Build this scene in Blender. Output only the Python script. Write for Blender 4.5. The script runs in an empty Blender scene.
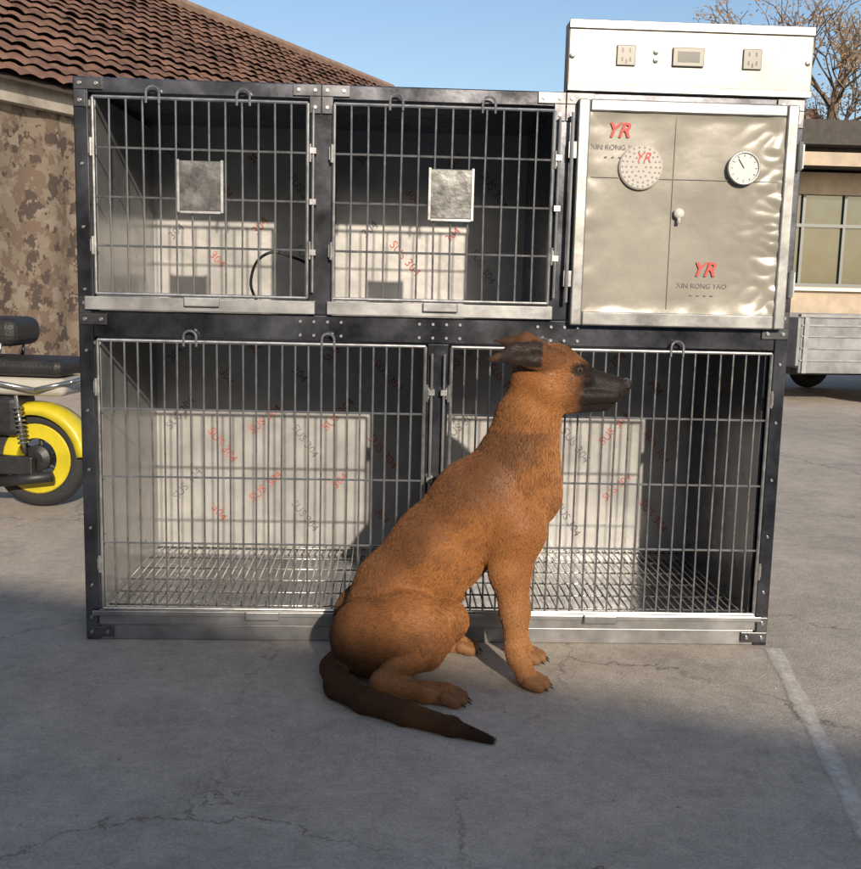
import bpy, math, random
import numpy as np
from mathutils import Matrix, Vector, noise as mnoise
random.seed(7); rng=np.random.default_rng(7)
sc=bpy.context.scene
sc.view_settings.view_transform='Standard'; sc.view_settings.look='None'; sc.view_settings.exposure=0
COL=sc.collection

# ---------------- helpers ----------------
def empty(name,loc=(0,0,0),rz=0):
    o=bpy.data.objects.new(name,None); COL.objects.link(o); o.location=loc; o.rotation_euler=(0,0,rz); o.empty_display_size=.1
    return o
class G:
    def __init__(s): s.v=[]; s.f=[]
    def box(s,x0,x1,y0,y1,z0,z1):
        n=len(s.v)
        s.v+=[(x0,y0,z0),(x1,y0,z0),(x1,y1,z0),(x0,y1,z0),(x0,y0,z1),(x1,y0,z1),(x1,y1,z1),(x0,y1,z1)]
        s.f+=[tuple(n+i for i in q) for q in ((0,3,2,1),(4,5,6,7),(0,1,5,4),(1,2,6,5),(2,3,7,6),(3,0,4,7))]
        return s
    def cyl(s,p,q,r0,r1=None,n=8,cap=True):
        if r1 is None: r1=r0
        p=Vector(p); q=Vector(q); d=(q-p)
        if d.length<1e-7: return s
        d.normalize(); a=d.orthogonal().normalized(); b=d.cross(a); k=len(s.v)
        for c,r in ((p,r0),(q,r1)):
            for i in range(n):
                t=2*math.pi*i/n; s.v.append(tuple(c+(a*math.cos(t)+b*math.sin(t))*r))
        for i in range(n):
            j=(i+1)%n; s.f.append((k+i,k+j,k+n+j,k+n+i))
        if cap:
            s.f.append(tuple(k+n-1-i for i in range(n))); s.f.append(tuple(k+n+i for i in range(n)))
        return s
    def path(s,pts,r,n=8):
        for i in range(len(pts)-1): s.cyl(pts[i],pts[i+1],r if not hasattr(r,'__len__') else r[i],None if not hasattr(r,'__len__') else r[i+1],n)
        return s
    def lathe(s,c,axis,prof,n=32):
        c=Vector(c); d=Vector(axis).normalized(); a=d.orthogonal().normalized(); b=d.cross(a); k=len(s.v); m=len(prof)
        for (h,r) in prof:
            for i in range(n):
                t=2*math.pi*i/n; s.v.append(tuple(c+d*h+(a*math.cos(t)+b*math.sin(t))*r))
        for j in range(m-1):
            for i in range(n):
                i2=(i+1)%n; s.f.append((k+j*n+i,k+j*n+i2,k+(j+1)*n+i2,k+(j+1)*n+i))
        return s
    def torus(s,c,axis,R,r,n=40,m=12):
        prof=[(r*math.sin(2*math.pi*i/m),R+r*math.cos(2*math.pi*i/m)) for i in range(m+1)]
        return s.lathe(c,axis,prof,n)
    def obj(s,name,mat,parent=None,smooth=False,bevel=0,sub=0):
        me=bpy.data.meshes.new(name); me.from_pydata(s.v,[],s.f); me.update()
        if mat: me.materials.append(mat)
        if smooth:
            me.polygons.foreach_set('use_smooth',[True]*len(me.polygons))
        o=bpy.data.objects.new(name,me); COL.objects.link(o)
        if parent: o.parent=parent
        if bevel:
            b=o.modifiers.new('b','BEVEL'); b.width=bevel; b.segments=2; b.limit_method='ANGLE'
        return o
def rough_box(name,mat,parent,b,bevel=.02):
    g=G().box(*b); o=g.obj(name,mat,parent,bevel=bevel); o.modifiers['b'].segments=4; return o

def mat(name,c,rough=.6,metal=0,var=.0,vscale=8,c2=None,bump=0,bscale=60,coat=0,coords='Object',detail=6):
    m=bpy.data.materials.new(name); m.use_nodes=True; nt=m.node_tree; N=nt.nodes; L=nt.links
    p=N['Principled BSDF']; p.inputs['Roughness'].default_value=rough; p.inputs['Metallic'].default_value=metal
    p.inputs['Base Color'].default_value=(*c,1); p.inputs['Coat Weight'].default_value=coat
    tc=N.new('ShaderNodeTexCoord')
    if var or c2:
        n=N.new('ShaderNodeTexNoise'); n.inputs['Scale'].default_value=vscale; n.inputs['Detail'].default_value=detail; n.inputs['Roughness'].default_value=.65
        L.new(tc.outputs[coords],n.inputs['Vector'])
        r=N.new('ShaderNodeValToRGB'); r.color_ramp.elements[0].position=.35; r.color_ramp.elements[1].position=.65
        c2=c2 or tuple(min(1,x*(1+var)) for x in c); c1=tuple(x*(1-var) for x in c) if var else c
        r.color_ramp.elements[0].color=(*c1,1); r.color_ramp.elements[1].color=(*c2,1)
        L.new(n.outputs['Fac'],r.inputs['Fac']); L.new(r.outputs['Color'],p.inputs['Base Color'])
        mr=N.new('ShaderNodeMapRange'); mr.inputs['To Min'].default_value=max(0.03,rough-.1); mr.inputs['To Max'].default_value=min(1,rough+.12)
        L.new(n.outputs['Fac'],mr.inputs['Value']); L.new(mr.outputs['Result'],p.inputs['Roughness'])
    if bump:
        n2=N.new('ShaderNodeTexNoise'); n2.inputs['Scale'].default_value=bscale; n2.inputs['Detail'].default_value=5
        L.new(tc.outputs[coords],n2.inputs['Vector'])
        b=N.new('ShaderNodeBump'); b.inputs['Strength'].default_value=bump; b.inputs['Distance'].default_value=.01
        L.new(n2.outputs['Fac'],b.inputs['Height']); L.new(b.outputs['Normal'],p.inputs['Normal'])
    return m

M_frame=mat('dark_reflect_steel',(.125,.128,.145),.22,.92,var=.6,vscale=5,bump=.15,bscale=7)  # stainless tubes; the dark surroundings they mirror are put into the base colour
M_steel=mat('bright_steel',(.46,.45,.42),.34,.75,var=.16,vscale=14,bump=.06,bscale=30)
M_wire=mat('wire_steel',(.46,.455,.44),.3,.85,var=.2,vscale=40)
M_sill=mat('sill_steel',(.36,.36,.36),.36,.75,var=.25,vscale=9,bump=.08,bscale=20)
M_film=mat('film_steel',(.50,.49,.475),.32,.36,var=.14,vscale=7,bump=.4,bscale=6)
M_filmd=mat('film_shaded',(.135,.145,.17),.26,.70,var=.3,vscale=6,bump=.5,bscale=5)  # same film steel, darkened: interior shade and dark reflections are in the colour
M_rivet=mat('rivet',(.45,.45,.46),.3,.9)
M_red=mat('red_print',(.50,.07,.055),.6)
M_grey=mat('grey_print',(.22,.20,.20),.6)
M_black=mat('black_plastic',(.02,.02,.022),.45,var=.3,vscale=30)
M_white=mat('white_plastic',(.58,.56,.52),.4,var=.05)

# ---------------- world / sun / camera ----------------
w=bpy.data.worlds.new('World'); sc.world=w; w.use_nodes=True
nt=w.node_tree; bg=nt.nodes['Background']; sky=nt.nodes.new('ShaderNodeTexSky'); sky.sky_type='NISHITA'; sky.sun_disc=False
sky.sun_elevation=math.radians(21.5); sky.sun_rotation=math.radians(167); sky.air_density=1.0; sky.dust_density=1.6; sky.ozone_density=2.0
nt.links.new(sky.outputs[0],bg.inputs[0]); bg.inputs[1].default_value=.15
sd=bpy.data.lights.new('sun','SUN'); sd.energy=4.8; sd.angle=math.radians(.8); sd.color=(1,.87,.71)
so=bpy.data.objects.new('sun',sd); COL.objects.link(so)
so.rotation_euler=Vector((-.23,1,-.40)).to_track_quat('-Z','Y').to_euler(); so.location=(3,-14,6)
psi=math.radians(2.5); p=math.radians(8.4); roll=.024
F=Vector((math.sin(psi)*math.cos(p),math.cos(psi)*math.cos(p),-math.sin(p)))
R=Vector((math.cos(psi),-math.sin(psi),0)); U=R.cross(F)
R2=(R+U*roll).normalized(); U2=(U-R*roll).normalized()
cd=bpy.data.cameras.new('camera'); cam=bpy.data.objects.new('camera',cd); COL.objects.link(cam); sc.camera=cam
mw=Matrix((( R2.x,U2.x,-F.x,0),(R2.y,U2.y,-F.y,-2.72),(R2.z,U2.z,-F.z,.97),(0,0,0,1)))
cam.matrix_world=mw; cd.sensor_fit='HORIZONTAL'; cd.sensor_width=36; cd.lens=36*1050/861; cd.clip_end=2000; cd.clip_start=.02

# ---------------- ground ----------------
def concrete():
    m=bpy.data.materials.new('concrete_ground'); m.use_nodes=True; nt=m.node_tree; N=nt.nodes; L=nt.links
    p=N['Principled BSDF']; tc=N.new('ShaderNodeTexCoord')
    def noise(s,d=6,r=.6,dist=0):
        n=N.new('ShaderNodeTexNoise'); n.inputs['Scale'].default_value=s; n.inputs['Detail'].default_value=d; n.inputs['Roughness'].default_value=r; n.inputs['Distortion'].default_value=dist
        L.new(tc.outputs['Object'],n.inputs['Vector']); return n
    def ramp(n,a,b,ca,cb):
        r=N.new('ShaderNodeValToRGB'); r.color_ramp.elements[0].position=a; r.color_ramp.elements[1].position=b
        r.color_ramp.elements[0].color=(*ca,1); r.color_ramp.elements[1].color=(*cb,1); L.new(n,r.inputs['Fac']); return r
    def mix(mode,f,a,b):
        x=N.new('ShaderNodeMix'); x.data_type='RGBA'; x.blend_type=mode
        if isinstance(f,float): x.inputs[0].default_value=f
        else: L.new(f,x.inputs[0])
        L.new(a,x.inputs[6]); L.new(b,x.inputs[7]); return x.outputs[2]
    n1=noise(.8,9,.66,.4); n2=noise(7,9,.75); n3=noise(160,3,.6); n4=noise(1.9,8,.78,1.2); n5=noise(34,6,.7)
    base=ramp(n1.outputs['Fac'],.32,.68,(.40,.352,.29),(.57,.50,.415))
    fine=ramp(n2.outputs['Fac'],.32,.7,(.78,.78,.78),(1.12,1.12,1.12))
    mid=ramp(n5.outputs['Fac'],.3,.7,(.82,.82,.82),(1.12,1.12,1.12))
    spk=ramp(n3.outputs['Fac'],.3,.7,(.80,.80,.80),(1.16,1.16,1.16))
    st=ramp(n4.outputs['Fac'],.53,.76,(1,1,1),(.66,.65,.65))
    c=mix('MULTIPLY',1.0,base.outputs[0],fine.outputs[0]); c=mix('MULTIPLY',1.0,c,spk.outputs[0]); c=mix('MULTIPLY',1.0,c,st.outputs[0]); c=mix('MULTIPLY',1.0,c,mid.outputs[0])
    wv=noise(2.5,8,.68); add=N.new('ShaderNodeVectorMath'); add.operation='MULTIPLY_ADD'; add.inputs[1].default_value=(.5,.5,0)
    L.new(wv.outputs['Color'],add.inputs[0]); L.new(tc.outputs['Object'],add.inputs[2])
    ofs=N.new('ShaderNodeVectorMath'); ofs.operation='ADD'; ofs.inputs[1].default_value=(.35,.28,0); L.new(add.outputs[0],ofs.inputs[0])
    vo=N.new('ShaderNodeTexVoronoi'); vo.feature='DISTANCE_TO_EDGE'; vo.inputs['Scale'].default_value=.8; L.new(ofs.outputs[0],vo.inputs['Vector'])
    cr=ramp(vo.outputs['Distance'],.0007,.0032,(.42,.40,.39),(1,1,1))
    msk=noise(.8,4,.6); mr=ramp(msk.outputs['Fac'],.50,.62,(.0,.0,.0),(1,1,1))
    wh=N.new('ShaderNodeRGB'); wh.outputs[0].default_value=(1,1,1,1)
    crm=mix('MIX',mr.outputs[0],cr.outputs[0],wh.outputs[0]); c=mix('MULTIPLY',1.0,c,crm)
    L.new(c,p.inputs['Base Color']); p.inputs['Roughness'].default_value=.82
    b=N.new('ShaderNodeBump'); b.inputs['Strength'].default_value=.45; b.inputs['Distance'].default_value=.006
    ad=N.new('ShaderNodeMath'); ad.operation='ADD'; L.new(n3.outputs['Fac'],ad.inputs[0]); L.new(n2.outputs['Fac'],ad.inputs[1])
    L.new(ad.outputs[0],b.inputs['Height']); L.new(b.outputs['Normal'],p.inputs['Normal'])
    return m
g=G(); g.v=[(-400,-400,0),(400,-400,0),(400,400,0),(-400,400,0)]; g.f=[(0,1,2,3)]
g.obj('ground',concrete())
m=mat('pale_strip',(.80,.76,.68),.8); nt=m.node_tree; N=nt.nodes; L=nt.links  # pale strip on the concrete, broken up by noise, fading at its edges
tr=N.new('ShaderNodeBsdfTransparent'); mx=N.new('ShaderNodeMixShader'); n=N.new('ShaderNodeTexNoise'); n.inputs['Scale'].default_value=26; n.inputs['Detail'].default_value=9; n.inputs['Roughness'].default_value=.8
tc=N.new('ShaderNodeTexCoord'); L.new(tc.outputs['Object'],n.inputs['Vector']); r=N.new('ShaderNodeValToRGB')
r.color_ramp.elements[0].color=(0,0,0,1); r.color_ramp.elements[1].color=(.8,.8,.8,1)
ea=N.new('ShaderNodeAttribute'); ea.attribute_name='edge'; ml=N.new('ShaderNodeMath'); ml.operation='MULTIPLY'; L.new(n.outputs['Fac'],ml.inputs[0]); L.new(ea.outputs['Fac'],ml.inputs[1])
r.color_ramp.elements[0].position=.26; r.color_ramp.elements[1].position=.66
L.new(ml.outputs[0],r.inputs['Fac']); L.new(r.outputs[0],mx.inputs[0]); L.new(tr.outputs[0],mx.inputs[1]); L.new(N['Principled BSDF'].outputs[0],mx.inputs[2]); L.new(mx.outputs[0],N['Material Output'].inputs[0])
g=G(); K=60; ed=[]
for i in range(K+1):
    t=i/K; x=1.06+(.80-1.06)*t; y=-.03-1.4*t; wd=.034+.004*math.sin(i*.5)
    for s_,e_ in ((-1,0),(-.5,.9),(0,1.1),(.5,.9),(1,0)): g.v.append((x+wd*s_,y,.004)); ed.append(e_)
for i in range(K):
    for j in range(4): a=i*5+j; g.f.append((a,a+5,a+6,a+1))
o=g.obj('pale_ground_strip',m); a_=o.data.attributes.new('edge','FLOAT','POINT'); a_.data.foreach_set('value',ed)
g=G()
for i in range(520):
    x=random.uniform(-2,2.5); y=random.uniform(-1.8,4) ; r=random.uniform(.001,.005)
    if abs(y-.35)<.45 and -.8<x<1.1: continue
    k=len(g.v); 
    for a in range(6):
        an=a/6*6.283; rr=r*random.uniform(.7,1.2); g.v.append((x+rr*math.cos(an),y+rr*math.sin(an),.0))
    g.v.append((x,y,r*.8))
    for a in range(6): g.f.append((k+a,k+(a+1)%6,k+6))
g.obj('pebbles',mat('pebble',(.3,.27,.23),.9,var=.3))

# ---------------- cage bank ----------------
cage=empty('veterinary_cage_bank')
X0,X1,ZT,D=-.785,1.052,1.445,.70
fr=G()
pw=.036
fr.box(X0,X0+pw,0,.036,0,ZT); fr.box(X1-pw,X1,0,.036,0,ZT)
fr.box(X0+pw,X1-pw,.002,.034,1.407,ZT-.001)
fr.box(X0+pw,X1-pw,.002,.034,.805,.872)
for xc in (-.173,.440): fr.box(xc-.03,xc+.03,.001,.035,.872,1.407)
fr.box(.1335-.028,.1335+.028,.001,.035,.086,.805)
for x in (X0,X1-pw): fr.box(x,x+pw,D-.03,D,0,ZT)
for z in (.0,.82,1.41):
    fr.box(X0+.001,X0+.03,.036,D-.03,z,z+.034); fr.box(X1-.03,X1-.001,.036,D-.03,z,z+.034)
fr.obj('frame',M_frame,cage,bevel=.003)
M_left=mat('film_left_lit',(.36,.36,.355),.30,.45,var=.25,vscale=6,bump=.4,bscale=6)  # lighter copy of the film steel: sunlight on this wall put into the colour
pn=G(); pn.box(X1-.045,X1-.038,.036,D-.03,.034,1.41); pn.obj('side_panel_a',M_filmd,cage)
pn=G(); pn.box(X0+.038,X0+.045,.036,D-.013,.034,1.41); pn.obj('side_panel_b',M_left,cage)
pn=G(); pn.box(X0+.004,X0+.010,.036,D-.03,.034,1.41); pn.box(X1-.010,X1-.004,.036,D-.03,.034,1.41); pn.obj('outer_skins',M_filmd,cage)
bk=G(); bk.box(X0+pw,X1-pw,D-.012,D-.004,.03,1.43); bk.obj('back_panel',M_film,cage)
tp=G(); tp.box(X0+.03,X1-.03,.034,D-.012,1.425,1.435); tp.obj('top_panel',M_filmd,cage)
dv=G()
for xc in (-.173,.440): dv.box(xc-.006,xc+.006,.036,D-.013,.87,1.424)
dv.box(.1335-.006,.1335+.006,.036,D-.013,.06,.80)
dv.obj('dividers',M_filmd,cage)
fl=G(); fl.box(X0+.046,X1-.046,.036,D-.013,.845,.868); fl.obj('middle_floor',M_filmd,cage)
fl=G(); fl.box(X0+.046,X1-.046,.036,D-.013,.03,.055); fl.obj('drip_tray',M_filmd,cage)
gr=G()
for (a,b) in ((X0+.05,.12),(.147,X1-.05)):
    x=a
    while x<b: gr.cyl((x,.04,.088),(x,D-.02,.088),.0022,n=4); x+=.022
    for y in (.05,.17,.29,.41,.53,.66): gr.cyl((a,y,.083),(b,y,.083),.003,n=4)
gr.obj('floor_grille',M_wire,cage,smooth=True)
sl=G()
sl.box(X0+pw+.001,X1-pw-.001,-.006,.03,.045,.086)
sl.box(X0+pw+.001,X1-pw-.001,.004,.03,.001,.043)
for a,b in ((-.765,-.185),(-.155,.425)): sl.box(a,b,-.014,.0,.874,.908)
for (a,b) in ((-.765,.12),(.147,1.03)): sl.box(a,b,-.012,-.007,.070,.084)
sl.obj('sills',M_sill,cage,bevel=.002)
def door(name,a,b,z0,z1,sp,hz):
    g=G(); y=-.012; rj=random.Random(int((a+2)*1000))
    for x in (a,b): g.cyl((x,y,z0),(x,y,z1),.0045,n=8)
    for z in (z0,z1): g.cyl((a,y,z),(b,y,z),.0045,n=8)
    n=round((b-a)/sp)
    for i in range(1,n): 
        x=a+(b-a)*i/n; j=rj.uniform(-.0022,.0022); zm=(z0+z1)/2
        g.cyl((x,y,z0),(x+j,y,zm),.0026,n=6,cap=False); g.cyl((x+j,y,zm),(x,y,z1),.0026,n=6,cap=False)
    for i in range(1,hz):
        z=z0+(z1-z0)*i/hz; g.cyl((a,y+.005,z),(b,y+.005,z),.003,n=6)
    for x in (a+(b-a)*.28,a+(b-a)*.70):
        pts=[(x-.016,y-.006,z1-.012)]+[(x+.016*math.cos(t),y-.006,z1+.012+.016*math.sin(t)) for t in np.linspace(math.pi,0,9)]+[(x+.016,y-.006,z1-.012)]
        g.path(pts,.0032,6)
    for z in (z0+.12,z1-.12):
        for x in (a-.006,b+.006):
            g.box(x-.006,x+.006,y-.003,y+.010,z-.015,z+.015); g.cyl((x,y-.004,z-.022),(x,y-.004,z+.022),.004,n=8)
    g.obj(name,M_wire,cage)
    xm=(a+b)/2
    G().box(xm-.045,xm+.045,y-.012,y-.004,z0-.028,z0-.004).obj(name+'_handle',M_sill,cage,bevel=.003)
door('door_top_a',-.735,-.206,.915,1.395,.042,4)
door('door_top_b',-.140,.410,.915,1.395,.042,4)
door('door_bottom_a',-.735,.100,.092,.798,.034,4)
door('door_bottom_b',.168,1.006,.092,.798,.034,4)
lr=G()
for (x,z0,z1) in ((-.192,.93,1.38),(.425,.93,1.38),(.118,.12,.78),(.150,.12,.78)):
    lr.cyl((x,-.016,z0),(x,-.016,z1),.0035,n=8)
    for z in (z0+.1,(z0+z1)/2,z1-.1): lr.box(x-.008,x+.008,-.022,-.001,z-.007,z+.007)
lr.obj('latch_rods',M_sill,cage)
M_card=mat('card_metal',(.17,.17,.165),.30,.6,var=.35,vscale=26,bump=.2,bscale=20)
for (x,z) in ((-.47,1.185),(.155,1.182)):
    G().box(x-.052,x+.052,-.026,-.020,z-.060,z+.062).obj('card_holder',M_card,cage,bevel=.002)
    e=G(); 
    for s in (-1,1): e.box(x+s*.054-.003,x+s*.054+.003,-.030,-.019,z-.064,z+.064)
    e.box(x-.050,x+.050,-.030,-.019,z-.066,z-.0605); e.obj('card_holder_rim',M_sill,cage)
br=G(); rv=G()
def bracket(x,z,sx,sz):
    br.box(min(x,x+sx*.07),max(x,x+sx*.07),-.004,-.0005,min(z,z+sz*.028),max(z,z+sz*.028))
    br.box(min(x,x+sx*.028),max(x,x+sx*.028),-.004,-.0005,min(z+sz*.0285,z+sz*.07),max(z+sz*.0285,z+sz*.07))
    for dx,dz in ((.014,.014),(.055,.014),(.014,.055)):
        rv.cyl((x+sx*dx,-.008,z+sz*dz),(x+sx*dx,-.003,z+sz*dz),.0045,n=10)
for sx,x in ((1,X0+.003),(-1,X1-.003)):
    bracket(x,ZT-.003,sx,-1); bracket(x,.01,sx,1); bracket(x,.836,sx,1)
for xc in (-.173,.44):
    bracket(xc+.001,ZT-.003,1,-1); bracket(xc-.001,ZT-.003,-1,-1)
for xc in (-.173,.1335,.44):
    for dz in (.82,.855):
        for dx in (-.05,-.015,.02,.055): rv.cyl((xc+dx,-.003,dz),(xc+dx,.003,dz),.0038,n=10)
for x in (X0+.018,X1-.018):
    for z in np.arange(.15,1.4,.155): rv.cyl((x,-.003,z),(x,.001,z),.0035,n=10)
br.obj('corner_brackets',mat('bracket_steel',(.17,.17,.18),.25,.9,var=.4),cage,bevel=.001)
rv.obj('rivets',M_rivet,cage)
def text(body,size,x,y,z,ang,mt,parent):
    c=bpy.data.curves.new('film_text','FONT'); c.body=body; c.size=size; c.align_x='CENTER'; c.align_y='CENTER'; c.materials.append(mt); c.resolution_u=3
    o=bpy.data.objects.new('film_text',c); COL.objects.link(o); o.parent=parent
    o.matrix_local=Matrix.Translation((x,y,z))@Matrix.Rotation(math.pi/2,4,'X')@Matrix.Rotation(math.radians(ang),4,'Z')
    return o
M_redf=mat('red_print_faded',(.48,.13,.10),.6,var=.3,vscale=40); M_greyf=mat('grey_print_faded',(.20,.19,.19),.6,var=.3,vscale=40)
def films(a,b,z0,z1):
    k=0; x=a+.08
    while x<b-.03:
        z=z1-.05-(.09 if k%2 else 0)
        while z>z0+.04:
            text('SUS 304' if random.random()<.6 else '304',random.uniform(.034,.040),x+random.uniform(-.02,.02),D-.0135,z+random.uniform(-.02,.02),(-52 if k%2 else 46)+random.uniform(-5,5),M_redf if k%3 else M_greyf,cage)
            z-=.22
        x+=.13; k+=1
films(-.74,-.19,.88,1.38); films(-.15,.42,.88,1.38); films(-.74,.11,.1,.78); films(.16,1.02,.1,.78)
cb=bpy.data.curves.new('cable','CURVE'); cb.dimensions='3D'; cb.bevel_depth=.004; s=cb.splines.new('BEZIER')
pts=[(-.36,.30,.872),(-.38,.25,.96),(-.33,.22,1.03),(-.26,.24,1.02),(-.22,.3,1.0)]
s.bezier_points.add(len(pts)-1)
for b_,q in zip(s.bezier_points,pts): b_.co=q; b_.handle_left_type=b_.handle_right_type='AUTO'
cb.materials.append(M_black); o=bpy.data.objects.new('cable',cb); COL.objects.link(o); o.parent=cage
# incubator door
ix0,ix1,iz0,iz1=.468,1.028,.862,1.425
df=G(); t=.030
df.box(ix0,ix0+t,-.03,0,iz0,iz1); df.box(ix1-t,ix1,-.03,0,iz0,iz1)
df.box(ix0+t,ix1-t,-.029,-.001,iz1-t,iz1); df.box(ix0+t,ix1-t,-.029,-.001,iz0,iz0+t+.006)
df.obj('incubator_door_frame',mat('door_frame_steel',(.29,.29,.285),.36,.7,var=.3,vscale=8,bump=.1,bscale=15),cage,bevel=.004)
gk=G(); px0,px1,pz0,pz1=ix0+t,ix1-t,iz0+t+.006,iz1-t
nn=110
for j in range(nn+1):
    for i in range(nn+1):
        u=i/nn; v=j/nn; e=min(u,1-u,v,1-v); ed_=math.exp(-e*24)
        y=-.018-.0030*ed_*(1+mnoise.noise(Vector((u*6,v*14,1))))*1.2-.0018*mnoise.noise(Vector((u*4,v*3,3)))-(.006*math.exp(-(1-u)*12))*abs(mnoise.noise(Vector((u*9,v*13,8))))*2
        gk.v.append((px0+(px1-px0)*u,y,pz0+(pz1-pz0)*v))
for j in range(nn):
    for i in range(nn):
        a=j*(nn+1)+i; gk.f.append((a,a+1,a+nn+2,a+nn+1))
gk.obj('incubator_panel',mat('film_acrylic',(.29,.27,.225),.25,.05,var=.14,vscale=4,coat=.5,bump=.2,bscale=8),cage,smooth=True)  # clear acrylic made opaque; light reflected off its film is painted as cream
xm=(px0+px1)/2-.03
ln=G(); ln.box(xm-.0007,xm+.0007,-.0225,-.0215,pz0+.01,pz1-.01); ln.box(px0+.01,px1-.01,-.0225,-.0215,1.235,1.2364); ln.obj('film_seams',mat('seam_grey',(.22,.20,.175),.5),cage)
def disc(name,x,z,r,m,y=-.026,th=.008):
    g=G(); g.lathe((x,y,z),(0,-1,0),[(-.004,r),(th*.6,r),(th,r*.93),(th,0.0001)],36); return g.obj(name,m,cage)
vx,vz=.632,1.262
disc('vent_disc',vx,vz,.056,mat('vent_white',(.44,.41,.36),.5,var=.08),y=-.022)
h=G()
for ring,cnt in ((.012,6),(.025,12),(.038,18),(.048,22)):
    for i in range(cnt):
        a=6.283*i/cnt; h.cyl((vx+ring*math.cos(a),-.0305,vz+ring*math.sin(a)),(vx+ring*math.cos(a),-.030,vz+ring*math.sin(a)),.0028,n=8)
h.obj('vent_holes',M_grey,cage)
disc('gauge',.893,1.266,.040,mat('gauge_face',(.60,.59,.55),.3,coat=.5))
G().torus((.893,-.035,1.266),(0,1,0),.039,.003).obj('gauge_rim',M_steel,cage,smooth=True)
nd=G(); nd.cyl((.893,-.0352,1.266),(.878,-.0352,1.288),.0012,n=5)
for i in range(12):
    a=6.283*i/12; nd.cyl((.893+.028*math.cos(a),-.0352,1.266+.028*math.sin(a)),(.893+.034*math.cos(a),-.0352,1.266+.034*math.sin(a)),.0008,n=4)
nd.obj('gauge_marks',M_black,cage)
kb=G(); kb.lathe((.735,-.022,1.150),(0,-1,0),[(0,.012),(.008,.014),(.014,.011),(.015,.0001)],20); kb.cyl((.735,-.032,1.125),(.735,-.028,1.158),.005); kb.obj('knob',M_white,cage,smooth=True)
for (x,z) in ((.570,1.350),(.808,1.01)):
    o=text('YR',.050,x,-.0235,z,0,M_red,cage); o.data.shear=.35; o.data.offset=.001
    text('XIN RONG YAO',.018,x,-.0235,z-.040,0,M_grey,cage); text('- - - -',.03,x,-.0235,z-.062,0,M_grey,cage)
o=text('YR',.034,.634,-.0312,1.285,0,M_red,cage); o.data.shear=.35
hg=G()
for z in (.98,1.30):
    hg.box(ix1+.001,ix1+.02,-.026,-.002,z-.03,z+.03); hg.cyl((ix1+.008,-.03,z-.035),(ix1+.008,-.03,z+.035),.007)
    hg.box(ix0-.02,ix0-.001,-.026,-.002,z-.02,z+.02)
hg.cyl((ix0-.013,-.028,.92),(ix0-.013,-.028,1.39),.005)
hg.obj('incubator_hinges',M_sill,cage)
cbx=G(); cbx.box(.440,1.062,-.004,.05,1.4465,1.615); cbx.obj('control_box',mat('control_steel',(.33,.31,.265),.38,.35,var=.16,vscale=4,bump=.12,bscale=7),cage,bevel=.004)
rm=G(); rm.box(.440,1.062,-.010,-.0045,1.596,1.618); rm.box(.440,1.062,-.010,-.0045,1.4455,1.463); rm.obj('control_box_rims',M_sill,cage,bevel=.002)
st=G(); sh=G()
for x in (.585,.905):
    st.box(x-.024,x+.024,-.010,-.0045,1.510,1.560)
    for dx,dz in ((-.009,.012),(.009,.012),(-.010,-.010),(.010,-.010),(0,-.015)): sh.box(x+dx-.002,x+dx+.002,-.0105,-.0095,1.535+dz-.005,1.535+dz+.005)
st.box(.702,.782,-.012,-.0045,1.512,1.558); sh.box(.714,.770,-.0125,-.0115,1.522,1.548)
sh.obj('socket_holes',mat('lcd_grey',(.10,.10,.09),.2),cage); st.obj('sockets',mat('socket_plate',(.17,.165,.15),.4,.2),cage,bevel=.002)
bs=G()
for x,z in ((.45,1.53),(1.048,1.53),(.66,1.545),(.66,1.525)): bs.lathe((x,-.005,z),(0,-1,0),[(0,.007),(.004,.005),(.005,.0001)],12)
bs.obj('control_screws',M_rivet,cage)

# ---------------- dog ----------------
MY=-.225
P=[]
def pr(a,b,ra,rb,sy=1.,k=.03,fl=1,reg='body'): P.append((np.array(a,float),np.array(b,float),ra,rb,sy,k,fl,reg))
T=[(-.022,MY,.105,.092),(.038,MY,.213,.100),(.132,MY,.314,.110),(.236,MY,.422,.119),(.306,MY,.470,.110),(.325,MY,.545,.089),(.343,MY,.640,.070),(.366,MY,.715,.060)]
for i in range(len(T)-1):
    a=T[i]; b=T[i+1]; pr(a[:3],b[:3],a[3],b[3],.84 if i<5 else .88,.03,-1,'body')
pr((.328,MY,.515),(.368,MY,.460),.076,.054,.85,.035,1,'body')
pr((.25,MY,.372),(.31,MY,.352),.075,.064,.8,.03,-1,'body')
# head
pr((.362,MY,.742),(.400,MY,.764),.062,.060,.90,.02,-1,'head')
pr((.410,MY,.762),(.450,MY,.750),.054,.044,.84,.018,-1,'head')
pr((.455,MY,.737),(.552,MY,.719),.041,.0300,.74,.010,-1,'muz')
pr((.405,MY,.700),(.525,MY,.688),.045,.0220,.72,.010,-1,'muz')
for s in (-1,1):
    pr((.385,MY+s*.030,.718),(.43,MY+s*.024,.714),.044,.032,1,.02,-1,'head')
    pr((.425,MY+s*.034,.789),(.458,MY+s*.028,.779),.013,.009,1,.010,-1,'head')
    pr((.440,MY+s*.036,.746),(.478,MY+s*.026,.740),.013,.009,1,.012,-1,'head')
    pr((.470,MY+s*.022,.704),(.548,MY+s*.014,.704),.020,.0150,1,.005,-1,'muz')
pr((.556,MY,.728),(.570,MY,.727),.0200,.0155,1,.006,-1,'muz')
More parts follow.
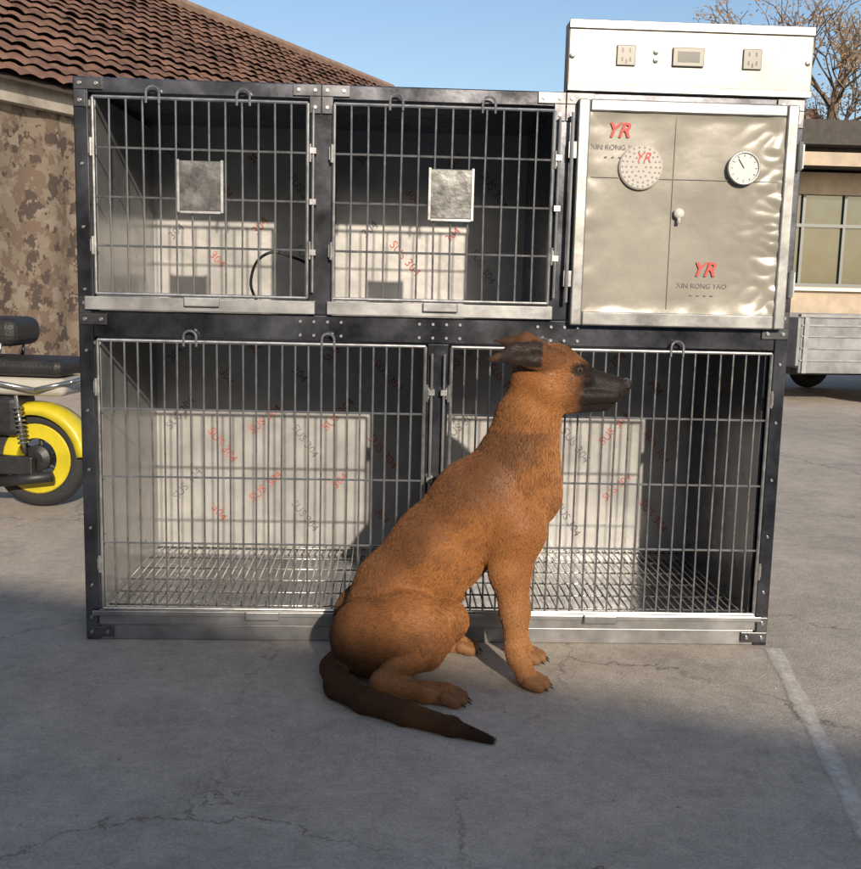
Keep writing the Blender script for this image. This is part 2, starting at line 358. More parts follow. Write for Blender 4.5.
# ears laid back: broad base, cupped, sharp tip
pr((.390,MY-.042,.788),(.345,MY-.062,.803),.028,.032,.60,.012,1,'ear')
pr((.345,MY-.062,.802),(.297,MY-.074,.804),.032,.024,.34,.006,1,'ear')
pr((.297,MY-.074,.804),(.234,MY-.078,.790),.024,.003,.34,.005,1,'ear')
pr((.380,MY+.040,.800),(.340,MY+.058,.822),.026,.025,.6,.012,1,'ear')
pr((.340,MY+.058,.822),(.262,MY+.070,.826),.024,.003,.4,.006,1,'ear')
NAILS=[]
def paw(x,y,dx,dy,r=.0140,reg='paw'):
    L=math.hypot(dx,dy); ux,uy=dx/L,dy/L; vx_,vy_=-uy,ux
    for o_ in (-.0265,-.0090,.0090,.0265):
        ln=.038 if abs(o_)<.01 else .025
        a=(x+vx_*o_*.8,y+vy_*o_*.8,.024); b=(x+ux*ln+vx_*o_*1.1,y+uy*ln+vy_*o_*1.1,.0155)
        pr(a,b,r+.002,r,1,.0035,1,reg)
        NAILS.append(((b[0]+ux*r*.7,b[1]+uy*r*.7,b[2]),(b[0]+ux*(r+.009),b[1]+uy*(r+.009),.005)))
def foreleg(y,sx=0,s=-1):
    pr((.262+sx,y-s*.028,.478),(.318+sx,y,.385),.074,.064,.72,.016,1,'leg')
    pr((.318+sx,y,.385),(.302+sx,y+s*.003,.285),.062,.047,.85,.022,1,'leg')
    pr((.286+sx,y+s*.003,.300),(.292+sx,y+s*.003,.275),.026,.022,.9,.020,1,'leg')
    pr((.304+sx,y+s*.005,.280),(.317+sx,y+s*.012,.190),.045,.034,.9,.018,1,'leg')
    pr((.317+sx,y+s*.012,.190),(.324+sx,y+s*.014,.100),.033,.0265,.95,.015,1,'leg')
    pr((.324+sx,y+s*.014,.105),(.329+sx,y+s*.014,.078),.0295,.0265,.95,.010,1,'leg')
    pr((.329+sx,y+s*.014,.078),(.350+sx,y+s*.015,.030),.0245,.024,1.1,.012,1,'leg')
    paw(.355+sx,y+s*.015,1,-.10)
foreleg(-.300,.0,-1); foreleg(-.150,.018,1)
def hind(s,kx,toe):
    hy=MY+s*.070
    pr((-.025,hy,.118),(.065,MY+s*.108,.150),.098,.086,.75,.018,1,'thigh')
    pr((.065,MY+s*.108,.150),(kx,MY+s*.128,.182),.085,.048,.7,.022,1,'thigh')
    pr((kx,MY+s*.128,.176),(kx-.045,MY+s*.142,.108),.046,.040,.8,.016,1,'thigh')
    pr((kx-.045,MY+s*.142,.108),(kx-.145,MY+s*.157,.050),.038,.023,.85,.012,1,'leg')
    pr((kx-.15,MY+s*.157,.038),(toe[0]-.05,toe[1],.026),.026,.021,1,.010,1,'leg')
    pr((toe[0]-.05,toe[1],.028),(toe[0],toe[1],.025),.023,.023,1.15,.01,1,'leg')
    paw(toe[0],toe[1],1,s*.10)
hind(-1,.150,(.150,MY-.185)); hind(1,.165,(.205,MY+.15))
tl=[(-.075,MY-.01,.060,.036),(-.112,MY-.07,.040,.031),(-.100,MY-.155,.030,.029),(-.035,MY-.235,.027,.027),(.055,MY-.300,.025,.024),(.150,MY-.355,.020,.018),(.232,MY-.400,.011,.007)]
for i in range(len(tl)-1): pr(tl[i][:3],tl[i+1][:3],tl[i][3],tl[i+1][3],1,.012,1,'tail')

def primd(p_,X,Y,Z):
    a,b,ra,rb,sy,k,fl,reg=p_
    ay=a[1]/sy; by=b[1]/sy; Yy=Y/sy
    d=np.array([b[0]-a[0],by-ay,b[2]-a[2]]); dd=float(d@d)+1e-12
    px=X-a[0]; py=Yy-ay; pz=Z-a[2]
    t=np.clip((px*d[0]+py*d[1]+pz*d[2])/dd,0,1)
    q=np.sqrt((px-t*d[0])**2+(py-t*d[1])**2+(pz-t*d[2])**2)
    return (q-(ra+(rb-ra)*t))*(sy if sy<1 else 1)
hh=.0036; lo=np.array([-.20,-.68,-.02]); hi=np.array([.64,.03,.87])
nx,ny,nz=[int(v)+1 for v in (hi-lo)/hh]
gx=(lo[0]+hh*np.arange(nx)).astype('f4'); gy=(lo[1]+hh*np.arange(ny)).astype('f4'); gz=(lo[2]+hh*np.arange(nz)).astype('f4')
V=np.full((nx,ny,nz),.06,'f4')
for q in P:
    a,b,ra,rb,sy,k,fl,reg=q; m=max(ra,rb)+.07
    s=[]
    for ax,gg in enumerate((gx,gy,gz)):
        i0=int(np.searchsorted(gg,min(a[ax],b[ax])-m)); i1=int(np.searchsorted(gg,max(a[ax],b[ax])+m)); s.append(slice(i0,i1))
    Xs=gx[s[0]][:,None,None]; Ys=gy[s[1]][None,:,None]; Zs=gz[s[2]][None,None,:]
    d=np.minimum(primd(q,Xs,Ys,Zs),.06); c=V[tuple(s)]
    hm=np.maximum(k-np.abs(c-d),0)/k
    V[tuple(s)]=(np.minimum(c,d)-hm*hm*k*.25).astype('f4')
for (a,b,ra,rb,sy) in (((.352,MY-.084,.800),(.268,MY-.088,.796),.018,.005,.5),((.348,MY+.078,.820),(.288,MY+.082,.824),.014,.004,.5)):
    q=(np.array(a),np.array(b),ra,rb,sy,0,1,'ear'); d=primd(q,gx[:,None,None],gy[None,:,None],gz[None,None,:]).astype('f4'); V=np.maximum(V,-d)
V=np.maximum(V,(.0015-gz)[None,None,:])
def nets(V,org,h):
    n=np.array(V.shape); acc=np.zeros((*(n-1),3),'f4'); cnt=np.zeros(tuple(n-1),'f4'); crosses=[]
    for ax in range(3):
        a1,a2=(ax+1)%3,(ax+2)%3
        sa=[slice(None)]*3; sb=[slice(None)]*3; sa[ax]=slice(0,-1); sb[ax]=slice(1,None)
        A=V[tuple(sa)]; B=V[tuple(sb)]; cr=(A<0)!=(B<0); t=np.where(cr,A/np.where(cr,A-B,1),0).astype('f4'); crosses.append((cr,A<0))
        for o1 in (0,1):
            for o2 in (0,1):
                sl=[slice(None)]*3; sl[a1]=slice(o1,n[a1]-1+o1); sl[a2]=slice(o2,n[a2]-1+o2); sl=tuple(sl)
                c=cr[sl]; acc[...,ax]+=t[sl]; acc[...,a1]+=c*o1; acc[...,a2]+=c*o2; cnt+=c
    mk=cnt>0; idx=np.full(mk.shape,-1); idx[mk]=np.arange(mk.sum())
    v=(np.argwhere(mk)+acc[mk]/cnt[mk][:,None])*h+org
    faces=[]
    for ax in range(3):
        a1,a2=(ax+1)%3,(ax+2)%3; cr,ins=crosses[ax]; e=np.argwhere(cr); e=e[(e[:,a1]>0)&(e[:,a2]>0)&(e[:,a1]<n[a1]-1)&(e[:,a2]<n[a2]-1)]
        si=ins[tuple(e.T)]
        def cell(d1,d2):
            c=e.copy(); c[:,a1]+=d1; c[:,a2]+=d2; return idx[tuple(c.T)]
        Q=np.stack([cell(-1,-1),cell(0,-1),cell(0,0),cell(-1,0)],1); Q[~si]=Q[~si][:,::-1]; faces.append(Q)
    return v,np.concatenate(faces)
vv,ff=nets(V,lo,hh)
regs=['body','head','muz','ear','leg','paw','thigh','tail']
best=np.full(len(vv),9.); bi=np.zeros(len(vv),int)
for i,q in enumerate(P):
    d=primd(q,vv[:,0],vv[:,1],vv[:,2]); m=d<best; best[m]=d[m]; bi[m]=i
flow=np.array([(q[1]-q[0])*q[6]/ (np.linalg.norm(q[1]-q[0])+1e-9) for q in P])
wsum=np.zeros((len(vv),1)); fl_=np.zeros((len(vv),3))
for i,q in enumerate(P):
    d=primd(q,vv[:,0],vv[:,1],vv[:,2]); w_=np.exp(-np.maximum(d-best,0)/.018)[:,None]; wsum+=w_; fl_+=w_*flow[i]
vflow=fl_/wsum
vreg=np.array([regs.index(q[7]) for q in P])[bi]
def ss(a,b,x): t=np.clip((x-a)/(b-a),0,1); return t*t*(3-2*t)
EX,EZ=.455,.767
def coatcol(v,rg):
    x,y,z=v.T
    nz_=np.array([mnoise.fractal(Vector(tuple(q*7)),1,2,3) for q in v])
    nf=np.array([mnoise.fractal(Vector((q[0]*30,q[1]*30,q[2]*30)),1,2,3) for q in v])
    c=np.tile(np.array([.335,.140,.044]),(len(v),1))
    def blend(c,col,w): w=np.clip(w,0,1)[:,None]; return c*(1-w)+np.array(col)*w
    c=blend(c,(.43,.215,.085),.6*ss(.34,.43,x)*ss(.68,.58,z)*ss(.30,.40,z))
    c=blend(c,(.41,.215,.095),.40*ss(.40,.15,z)*((rg==4)|(rg==5)))
    c=blend(c,(.25,.095,.032),.45*ss(-.1,.35,nz_))
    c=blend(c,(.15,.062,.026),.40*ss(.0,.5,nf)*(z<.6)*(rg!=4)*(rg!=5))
    # darker saddle along the spine, neck ridge
    c=blend(c,(.095,.042,.020),.70*ss(-.01,.11,(z-.30)-(x-.12)*.95+nz_*.025)*(z<.62))
    c=blend(c,(.13,.055,.024),.50*ss(.345,.285,x+nz_*.02)*ss(.56,.62,z)*(rg==0))
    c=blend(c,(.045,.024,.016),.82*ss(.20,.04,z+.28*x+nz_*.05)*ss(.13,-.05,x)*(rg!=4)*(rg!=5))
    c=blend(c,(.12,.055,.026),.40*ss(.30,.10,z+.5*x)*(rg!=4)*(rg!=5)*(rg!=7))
    tt=ss(.05,.24,x); c=np.where((rg==7)[:,None],blend(blend(c,(.11,.055,.028),np.full(len(x),.75)),(.022,.016,.013),.9*tt),c)
    head=z>.645
    hx=x+(.745-z)*.22
    H=c
    H=blend(H,(.12,.055,.027),.55*ss(.395,.45,x+nz_*.02))
    H=blend(H,(.013,.011,.010),.97*ss(.450,.486,hx+nz_*.015))
    de=np.sqrt(((x-EX)/1.3)**2+(z-EZ)**2); H=blend(H,(.012,.010,.009),.95*ss(.020,.010,de))
    H=blend(H,(.08,.04,.022),.45*ss(.79,.82,z))
    c=np.where(head[:,None],H,c)
    c=np.where((rg==3)[:,None],blend(c,(.040,.022,.015),.45+.45*ss(.37,.28,x)),c)
    c=np.where(((rg==3)&(np.abs(y-MY)>.070)&(x<.36)&(x>.26))[:,None],np.array([.028,.018,.014]),c)
    c=np.where((rg==5)[:,None],blend(c,(.12,.065,.036),np.full(len(x),.4)),c)
    return np.clip(c,.005,1)
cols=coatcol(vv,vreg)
dog=empty('dog')
me=bpy.data.meshes.new('body'); me.vertices.add(len(vv)); me.vertices.foreach_set('co',vv.astype('f4').ravel())
me.loops.add(ff.size); me.loops.foreach_set('vertex_index',ff.astype('i4').ravel()); me.polygons.add(len(ff))
me.polygons.foreach_set('loop_start',np.arange(0,ff.size,4,dtype='i4')); me.polygons.foreach_set('loop_total',np.full(len(ff),4,'i4'))
me.update(calc_edges=True); me.validate()
me.polygons.foreach_set('use_smooth',[True]*len(me.polygons))
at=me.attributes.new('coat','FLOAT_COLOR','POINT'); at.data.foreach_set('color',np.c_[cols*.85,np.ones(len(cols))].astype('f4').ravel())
def furmat(name):
    m=bpy.data.materials.new(name); m.use_nodes=True; N=m.node_tree.nodes; L=m.node_tree.links
    p=N['Principled BSDF']; a=N.new('ShaderNodeAttribute'); a.attribute_name='coat'
    L.new(a.outputs['Color'],p.inputs['Base Color']); p.inputs['Roughness'].default_value=.55; p.inputs['Specular IOR Level'].default_value=.25
    return m
me.materials.append(furmat('coat_skin'))
body=bpy.data.objects.new('body',me); COL.objects.link(body); body.parent=dog
sm=body.modifiers.new('s','SMOOTH'); sm.iterations=2; sm.factor=.5
nr=np.empty(len(vv)*3,'f4'); me.vertices.foreach_get('normal',nr); nr=nr.reshape(-1,3)
NS=130000
q=vv[ff]; ar=np.linalg.norm(np.cross(q[:,2]-q[:,0],q[:,3]-q[:,1]),axis=1)
fc=q.mean(1); vis=np.where(fc[:,1]<MY+.02,1.0,.3); vis*=np.where(vreg[ff[:,0]]==2,1.5,1)
fi=rng.choice(len(ff),NS,p=ar*vis/(ar*vis).sum()); u=rng.random((NS,1)); v_=rng.random((NS,1)); Q=q[fi]
pos=(Q[:,0]*(1-u)+Q[:,1]*u)*(1-v_)+(Q[:,3]*(1-u)+Q[:,2]*u)*v_
keep=(np.sqrt((pos[:,0]-EX)**2+(pos[:,2]-EZ)**2)>.0135)|(pos[:,2]<.7)
keep&=~((pos[:,0]>.565)&(pos[:,2]>.70))
pos=pos[keep]; vi=ff[fi[keep],0]; NS=len(pos)
n_=nr[vi]; f_=vflow[vi]+rng.normal(0,.12,(NS,3)); tn=f_-n_*np.sum(f_*n_,1,keepdims=True); tn/=np.linalg.norm(tn,axis=1,keepdims=True)+1e-6
rg=vreg[vi]
ln=np.choose(rg,[.0105,.0062,.0036,.0050,.0058,.0038,.0110,.0135])*rng.uniform(.6,1.25,NS)
nk=(rg==0)&(pos[:,2]>.5)&(pos[:,2]<.70); ln[nk]*=1.25
ln=ln[:,None]; up=rng.uniform(.06,.28,(NS,1))
p0=pos-n_*.0012; p1=pos+tn*ln*.35+n_*ln*up*.6; p2=pos+tn*ln*.72+n_*ln*up*.7; p3=pos+tn*ln+n_*ln*up*.5
pts=np.stack([p0,p1,p2,p3],1); pts[:,:,2]=np.maximum(pts[:,:,2],.0015)
try:
    hc=bpy.data.hair_curves.new('fur'); hc.add_curves([4]*NS)
    hc.attributes['position'].data.foreach_set('vector',pts.astype('f4').ravel())
    ra=hc.attributes.get('radius') or hc.attributes.new('radius','FLOAT','POINT')
    ra.data.foreach_set('value',np.tile(np.array([.00045,.00042,.0003,.0001],'f4'),NS))
    dark=rng.random((NS,1))<.14
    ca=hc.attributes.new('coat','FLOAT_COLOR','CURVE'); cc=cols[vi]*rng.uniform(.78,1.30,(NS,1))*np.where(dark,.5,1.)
    ca.data.foreach_set('color',np.c_[cc,np.ones(NS)].astype('f4').ravel())
    hc.materials.append(furmat('coat_fur')); ho=bpy.data.objects.new('fur',hc); COL.objects.link(ho); ho.parent=dog
except Exception as ex: print('HAIR FAIL',ex)
def surf_y(x,z,s):
    y=MY+s*.12
    for _ in range(400):
        d=min(primd(q,np.array([x]),np.array([y]),np.array([z]))[0] for q in P)
        if d<0: break
        y-=s*.0005
    return y
def ball(g,c,r,sc=(1,1,1),n=16):
    k=len(g.v)
    for j in range(n//2+1):
        ph=math.pi*j/(n//2)
        for i in range(n): th=2*math.pi*i/n; g.v.append((c[0]+r*sc[0]*math.sin(ph)*math.cos(th),c[1]+r*sc[1]*math.sin(ph)*math.sin(th),c[2]+r*sc[2]*math.cos(ph)))
    for j in range(n//2):
        for i in range(n): i2=(i+1)%n; g.f.append((k+j*n+i,k+(j+1)*n+i,k+(j+1)*n+i2,k+j*n+i2))
M_eye=mat('eye',(.10,.042,.014),.04,coat=1); M_pup=mat('pupil',(.004,.004,.004),.05,coat=1); M_nose=mat('nose',(.012,.011,.012),.28,bump=.5,bscale=300)
g=G(); g2=G()
for s in (-1,1):
    y=surf_y(EX,EZ,s); ball(g,(EX,y-s*.0030,EZ),.0100,(1.05,1,.88)); ball(g2,(EX+.002,y+s*.0035,EZ),.0046,(1,1,1))
g.obj('eyes',M_eye,dog,smooth=True); g2.obj('pupils',M_pup,dog,smooth=True)
g=G(); ball(g,(.577,MY,.731),.0185,(.75,1.0,.85)); g.obj('nose',M_nose,dog,smooth=True)
g=G()
for a,b in NAILS: g.cyl(a,b,.0035,.001,n=7)
g.obj('claws',M_nose,dog,smooth=True)

# ---------------- scooter ----------------
scoot=empty('electric_scooter',(-1.42,1.62,0),math.radians(-8))
M_tyre=mat('tyre',(.025,.025,.025),.8,bump=.4,bscale=80); M_yel=mat('yellow_paint',(.56,.46,.02),.38,coat=.3,var=.15)
M_chr=mat('chrome',(.5,.5,.48),.22,.9,var=.2); M_seat=mat('seat_vinyl',(.022,.021,.02),.5,var=.3,bump=.3,bscale=120); M_cream=mat('cream_body',(.46,.44,.39),.3,coat=.4,var=.1)
for nm,x in (('rear_wheel',0),('front_wheel',-1.22)):
    G().torus((x,0,.205),(0,1,0),.165,.040).obj(nm+'_tyre',M_tyre,scoot,smooth=True)
    g=G(); g.lathe((x,-.036,.205),(0,1,0),[(0,.145),(-.004,.140),(-.002,.086),(.012,.082),(.06,.082),(.074,.086),(.076,.14),(.072,.145)],40)
    g.obj(nm+'_rim',M_yel,scoot)
    g=G(); g.lathe((x,-.045,.205),(0,1,0),[(0,.0001),(0,.03),(.012,.055),(.078,.055),(.09,.03),(.09,.0001)],24)
    for i in range(6):
        a=6.283*i/6+.3; g.cyl((x+.04*math.cos(a),0,.205+.04*math.sin(a)),(x+.105*math.cos(a+.2),0,.205+.105*math.sin(a+.2)),.012,.009)
    g.obj(nm+'_hub',M_black,scoot)
g=G(); A=np.linspace(math.radians(5),math.radians(172),20)
for a in A:
    for yy,rr in ((-.068,.185),(-.064,.222),(0,.235),(.064,.222),(.068,.185)): g.v.append((rr*math.cos(a),yy,.205+rr*math.sin(a)))
for i in range(19):
    for j in range(4): g.f.append((i*5+j,i*5+j+1,(i+1)*5+j+1,(i+1)*5+j))
o=g.obj('rear_fender',M_yel,scoot,smooth=True); s_=o.modifiers.new('t','SOLIDIFY'); s_.thickness=.006
g=G(); g.cyl((0,-.085,.205),(-.38,-.085,.22),.018); g.cyl((0,.075,.205),(-.38,.075,.22),.018); g.box(-.14,.02,-.12,-.08,.150,.225); g.obj('swing_arm',M_black,scoot,bevel=.006)
g=G(); g.path([(-.5,-.11,.13),(-.12,-.12,.12),(.10,-.115,.15)],.022,12); g.obj('motor_cover',M_black,scoot,smooth=True)
g=G()
g.cyl((-.02,-.095,.235),(-.05,-.095,.47),.009)
for i in range(9):
    t=i/9; g.torus((-.025-.02*t,-.095,.28+.16*t),(-.1,0,1),.019,.0042,16,6)
g.obj('shock_absorber',M_chr,scoot,smooth=True)
rough_box('side_body',M_cream,scoot,(-.55,.16,-.11,.11,.47,.545),.03)
rough_box('under_body',M_black,scoot,(-.60,-.05,-.09,.09,.30,.468),.03)
rough_box('seat',M_seat,scoot,(-.62,.16,-.13,.13,.55,.62),.032)
rough_box('rear_backrest',M_seat,scoot,(-.22,-.03,-.12,.12,.665,.78),.045)
g=G(); g.path([(-.12,-.1,.60),(-.10,-.1,.69)],.008); g.path([(-.12,.1,.60),(-.10,.1,.69)],.008); g.path([(-.3,-.125,.55),(.05,-.14,.50),(.18,-.10,.53),(.2,0,.54),(.18,.10,.53),(.05,.14,.50)],.010); g.obj('grab_rail',M_chr,scoot,smooth=True)
rough_box('footboard',M_black,scoot,(-1.0,-.56,-.14,.14,.24,.29),.02)
g=G(); g.cyl((-1.0,0,.27),(-1.12,0,.80),.10,.07,12); g.obj('leg_shield',M_cream,scoot,smooth=True,bevel=.02)
g=G(); g.cyl((-1.22,-.07,.205),(-1.13,-.07,.55),.015); g.cyl((-1.22,.07,.205),(-1.13,.07,.55),.015); g.cyl((-1.1,0,.78),(-1.07,0,.95),.02); g.path([(-1.0,-.32,.98),(-1.07,-.15,.97),(-1.07,.15,.97),(-1.0,.32,.98)],.014); g.obj('fork_handlebar',M_black,scoot,smooth=True)
g=G(); ball(g,(-1.15,0,.86),.085,(.8,1,.9)); g.obj('headlight',M_chr,scoot,smooth=True)
g=G(); g.cyl((-.3,-.06,.24),(-.25,-.12,.0),.01); g.obj('kickstand',M_chr,scoot)

# ---------------- left building ----------------
M_brick=bpy.data.materials.new('brick'); M_brick.use_nodes=True
N=M_brick.node_tree.nodes; L=M_brick.node_tree.links; bt=N.new('ShaderNodeTexBrick'); tc=N.new('ShaderNodeTexCoord'); mp=N.new('ShaderNodeMapping'); mp.inputs['Rotation'].default_value=(math.pi/2,0,0)
L.new(tc.outputs['Object'],mp.inputs[0]); L.new(mp.outputs[0],bt.inputs[0]); bt.inputs['Scale'].default_value=4; bt.inputs['Color1'].default_value=(.34,.20,.13,1); bt.inputs['Color2'].default_value=(.42,.28,.18,1); bt.inputs['Mortar'].default_value=(.4,.37,.32,1)
bt.inputs['Mortar Size'].default_value=.015; L.new(bt.outputs[0],N['Principled BSDF'].inputs['Base Color']); N['Principled BSDF'].inputs['Roughness'].default_value=.9
M_tile=mat('roof_tile',(.155,.082,.055),.9,var=.5,vscale=2.5,bump=.3,bscale=25,detail=10)
M_under=mat('roof_underlay',(.05,.035,.028),.95,var=.2)
M_trim=mat('eave_trim',(.31,.28,.235),.85,var=.3,vscale=4)
def camo():
    m=bpy.data.materials.new('camouflage_tarp'); m.use_nodes=True; N=m.node_tree.nodes; L=m.node_tree.links; p=N['Principled BSDF']; tc=N.new('ShaderNodeTexCoord')
    prev=None
    for sd_,pos_,col in ((1,.50,(.15,.105,.075)),(5.3,.56,(.075,.054,.042)),(9.1,.59,(.235,.195,.15))):
        n=N.new('ShaderNodeTexNoise'); n.noise_dimensions='4D'; n.inputs['W'].default_value=sd_; n.inputs['Scale'].default_value=7.5; n.inputs['Detail'].default_value=3; n.inputs['Roughness'].default_value=.6; L.new(tc.outputs['Object'],n.inputs['Vector'])
        r=N.new('ShaderNodeValToRGB'); r.color_ramp.interpolation='CONSTANT'; r.color_ramp.elements[0].color=(0,0,0,1); r.color_ramp.elements[1].position=pos_; r.color_ramp.elements[1].color=(1,1,1,1); L.new(n.outputs['Fac'],r.inputs[0])
        x=N.new('ShaderNodeMix'); x.data_type='RGBA'; L.new(r.outputs[0],x.inputs[0])
        if prev: L.new(prev,x.inputs[6])
        else: x.inputs[6].default_value=(.20,.16,.115,1)
        x.inputs[7].default_value=(*col,1); prev=x.outputs[2]
    L.new(prev,p.inputs['Base Color']); p.inputs['Roughness'].default_value=.7; return m
bld=empty('tiled_roof_building',(-2.9,7.4,0),math.radians(64))
g=G(); g.box(-9,13.5,0,7,0,2.55); g.obj('walls',M_brick,bld)
g=G(); g.box(-9.1,13.6,-.18,-.002,2.35,2.55); g.obj('eave_fascia',M_trim,bld)
g=G(); rr_=random.Random(4)
for sgn,y0,y1 in ((1,-.3,3.5),(-1,7.3,3.5)):
    rows=20; nxs=560
    for r_ in range(rows):
        t0=r_/rows; t1=(r_+1.15)/rows
        k=len(g.v); per=[rr_.uniform(-.008,.012) for _ in range(120)]
        for i in range(nxs+1):
            x=-9.3+23.1*i/nxs; wv=.030*abs(math.sin(math.pi*x/.24))+per[int((x+9.4)/.24)]
            for t_,lift in ((t0,.05),(t1,.012)):
                g.v.append((x,y0+(y1-y0)*min(t_,1.02),2.52+(5.05-2.52)*min(t_,1.02)+lift+wv+.03*mnoise.noise(Vector((x*.4,t_*3,0)))))
        for i in range(nxs): a=k+2*i; g.f.append((a,a+2,a+3,a+1) if sgn>0 else (a,a+1,a+3,a+2))
g.obj('roof_tiles',M_tile,bld)
g=G(); g.v=[(-9.3,-.3,2.50),(13.8,-.3,2.50),(13.8,3.5,5.03),(-9.3,3.5,5.03),(-9.3,7.3,2.50),(13.8,7.3,2.50)]; g.f=[(0,1,2,3),(3,2,5,4)]; g.obj('roof_underlay',M_under,bld)
g=G(); g.cyl((-9.3,3.5,5.12),(13.8,3.5,5.12),.09,n=8); g.obj('ridge',mat('ridge_cap',(.24,.165,.125),.8,var=.2),bld)
g=G(); 
for x in (-9,13.5):
    k=len(g.v); g.v+=[(x,0,2.45),(x,7,2.45),(x,3.5,4.9)]; g.f.append((k,k+1,k+2))
g.obj('gables',M_brick,bld)
tarp=G(); A_=160
for i in range(A_+1):
    for j in range(13):
        x=-8+10*i/A_; z=.03+2.33*j/12
        tarp.v.append((x,-.07-.05*mnoise.noise(Vector((x*2.2,z*.6,0)))-.02*math.sin(x*7+math.sin(x*2)*2),z))
for i in range(A_):
    for j in range(12): a=i*13+j; tarp.f.append((a,a+13,a+14,a+1))
o=tarp.obj('camouflage_tarp',camo(),None,smooth=True); o.location=bld.location; o.rotation_euler=bld.rotation_euler

# ---------------- right building ----------------
rb=empty('workshop_building',(0,0,0))
M_beige=mat('beige_render',(.40,.33,.25),.85,var=.2,vscale=2); M_glass=mat('window_glass',(.03,.045,.04),.06,.0,coat=1,var=.5,vscale=1.2)
g=G()
g.box(6.2,18,16,16.25,0,1.0); g.box(6.2,18,16,16.25,2.62,3.0)
for x in (6.2,9.3,12.4,15.5,17.75): g.box(x,x+.35,16.002,16.252,1.0,2.62)
g.box(6.2,6.45,16.25,22,0,3.0); g.box(17.8,18,16.25,22,0,3); g.box(6.2,18,22,22.2,0,3)
g.obj('walls',M_beige,rb)
g=G(); g.box(5.7,18.4,15.0,22.3,3.35,3.75); g.box(5.8,18.3,15.4,15.99,3.05,3.34); g.obj('roof_slab',mat('dark_roof',(.05,.045,.04),.8,var=.3),rb)
g=G(); g.box(5.75,18.35,14.97,14.998,3.0,3.22); g.obj('fascia',M_beige,rb)
g=G(); g.box(6.5,17.7,16.12,16.14,1.0,2.62); g.obj('window_panes',M_glass,rb)
g=G()
x=6.6
while x<17.7: g.box(x,x+.05,16.06,16.10,1.0,2.62); x+=.75
g.box(6.5,17.7,16.05,16.09,1.0,1.06); g.box(6.5,17.7,16.055,16.095,2.05,2.11); g.obj('window_frames',mat('alu',(.16,.17,.165),.5,.4),rb)
g=G(); g.box(6.3,17.9,15.9,15.998,.93,.99); g.obj('sill',M_white,rb)

# ---------------- trailer ----------------
trl=empty('flatbed_trailer',(3.42,5.9,-.03),math.radians(6))
M_tp=mat('trailer_paint',(.22,.225,.23),.6,.1,var=.35,vscale=5,bump=.1)
g=G(); g.box(0,3.2,0,1.6,.34,.40); g.box(0,3.2,-.03,0,.30,.76); g.box(0,3.2,1.6,1.63,.36,.76); g.box(-.03,-.001,-.03,1.63,.36,.76); g.box(3.201,3.23,-.03,1.63,.36,.76); g.obj('bed',M_tp,trl,bevel=.004)
g=G()
for i in range(6): x=.02+i*.62; g.box(x,x+.04,-.05,-.031,.30,.77)
for z in (.40,.50,.60,.69): g.box(0,3.2,-.042,-.0305,z,z+.015)
g.box(-.02,3.22,-.055,.0,.765,.79); g.obj('ribs',mat('rib_paint',(.28,.28,.275),.6,.1,var=.3),trl,bevel=.003)
g=G()
for x in (.9,2.5):
    for y in (.12,1.48): g.torus((x,y,.24),(0,1,0),.15,.06,28,10); g.lathe((x,y-.05,.24),(0,1,0),[(0,.0001),(0,.1),(.1,.1),(.1,.0001)],20)
g.obj('wheels',M_tyre,trl,smooth=True)
g=G(); g.box(-1.0,0,.75,.85,.30,.36); g.box(.1,3.1,.3,.4,.26,.339); g.box(.1,3.1,1.2,1.3,.26,.339); g.cyl((-1.0,.8,.33),(-1.0,.8,.03),.02); g.obj('chassis',M_black,trl)

# ---------------- far house, wall, trees ----------------
vh=empty('brick_house',(8.6,27,0))
g=G(); g.box(-3.8,4,0,6,0,3.9); g.obj('walls',M_brick,vh)
g=G(); g.v=[(-4.2,-.4,3.8),(4.4,-.4,3.8),(4.4,3,6.4),(-4.2,3,6.4),(-4.2,6.4,3.8),(4.4,6.4,3.8)]; g.f=[(0,1,2,3),(3,2,5,4)]
o=g.obj('roof',M_tile,vh); s_=o.modifiers.new('t','SOLIDIFY'); s_.thickness=.12
g=G(); g.v=[(-3.8,0,3.9),(-3.8,6,3.9),(-3.8,3,6.2),(4,0,3.9),(4,6,3.9),(4,3,6.2)]; g.f=[(0,1,2),(3,5,4)]; g.obj('gables',M_brick,vh)
g=G(); 
for x in (-2.6,-.4,1.8): g.box(x,x+1.1,-.03,-.002,1.1,2.5)
g.obj('windows',M_glass,vh)
g=G(); g.box(-60,70,48,48.3,0,2.4); g.box(-60,70,47.95,48.35,2.4,2.5); g.obj('boundary_wall',M_brick)
M_bark=mat('bark',(.19,.14,.10),.9,var=.3,vscale=20); M_leaf=mat('dry_leaf',(.24,.15,.07),.8,var=.3)
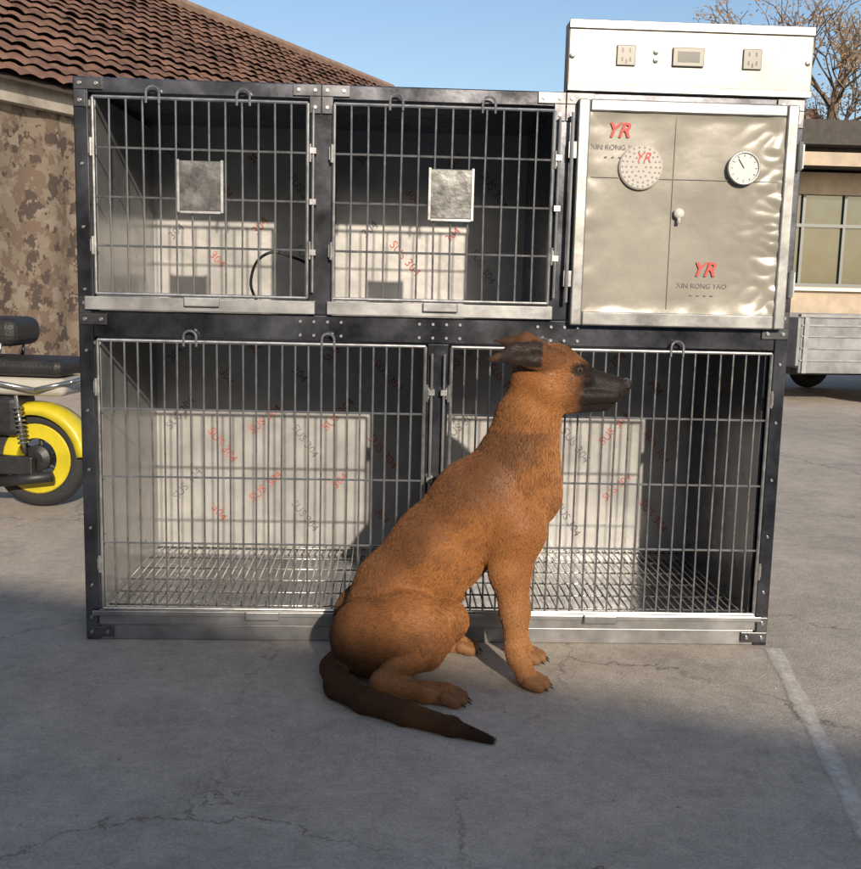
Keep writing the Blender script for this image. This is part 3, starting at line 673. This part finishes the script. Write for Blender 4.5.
def tree(name,loc,H,seed):
    r=random.Random(seed); g=G(); lf=G()
    def br(p,d,ln,rad,dep):
        segs=3; q=p
        for i in range(segs):
            d=(d+Vector((r.uniform(-.16,.16),r.uniform(-.16,.16),r.uniform(-.04,.14)))).normalized(); q2=q+d*ln/segs
            r1=rad*(1-.28*(i+1)/segs); g.cyl(q,q2,rad*(1-.28*i/segs),r1,n=7 if dep<2 else (4 if dep<4 else 3),cap=False); q=q2
            if dep>=4:
                for _ in range(3):
                    c=q+Vector((r.uniform(-.18,.18),r.uniform(-.18,.18),r.uniform(-.15,.15)))
                    if r.random()<.5:
                        k=len(lf.v); e=Vector((r.uniform(-1,1),r.uniform(-1,1),r.uniform(-1,1))).normalized()*.05; f=e.orthogonal().normalized()*.03
                        lf.v+=[tuple(c-e),tuple(c+f),tuple(c+e),tuple(c-f)]; lf.f.append((k,k+1,k+2,k+3))
        if dep<6:
            for c in range(3 if dep<5 else 2):
                az=r.uniform(0,6.283); ax=d.orthogonal().normalized(); ax.rotate(Matrix.Rotation(az,3,d).to_quaternion())
                nd=(d+ax*r.uniform(.45,.95)).normalized()
                br(q,nd,ln*r.uniform(.62,.82),rad*.62,dep+1)
    br(Vector((0,0,0)),Vector((0,0,1)),H*.30,H*.022,0)
    t=empty(name,loc); g.obj('trunk_and_branches',M_bark,t); lf.obj('dry_leaves',M_leaf,t)
tree('bare_tree',(10.9,22.8,0),8.0,3); tree('bare_tree.001',(12.9,25,0),8.6,5); tree('bare_tree.002',(16.8,24.5,0),8,9)

# ---------------- storage shed on the near side of the yard (shades the foreground) ----------------
ang=math.atan2(-.5,1)
sh_=empty('storage_shed',(1.84,-8.07,0),ang)
g=G(); g.box(-14,14,-5,0,0,3.05); g.obj('walls',M_beige,sh_)
g=G(); g.box(-14.2,14.2,-5.2,.001,3.051,3.2); g.obj('roof',M_trim,sh_)
g=G()
for x in (-10,-5,4,9): g.box(x,x+1.4,.002,.03,1,2.4)
g.obj('windows',M_glass,sh_)
g=G(); g.box(-1.5,1.5,.002,.04,0,2.5); g.obj('door',mat('shed_door',(.15,.2,.25),.5,var=.1),sh_)
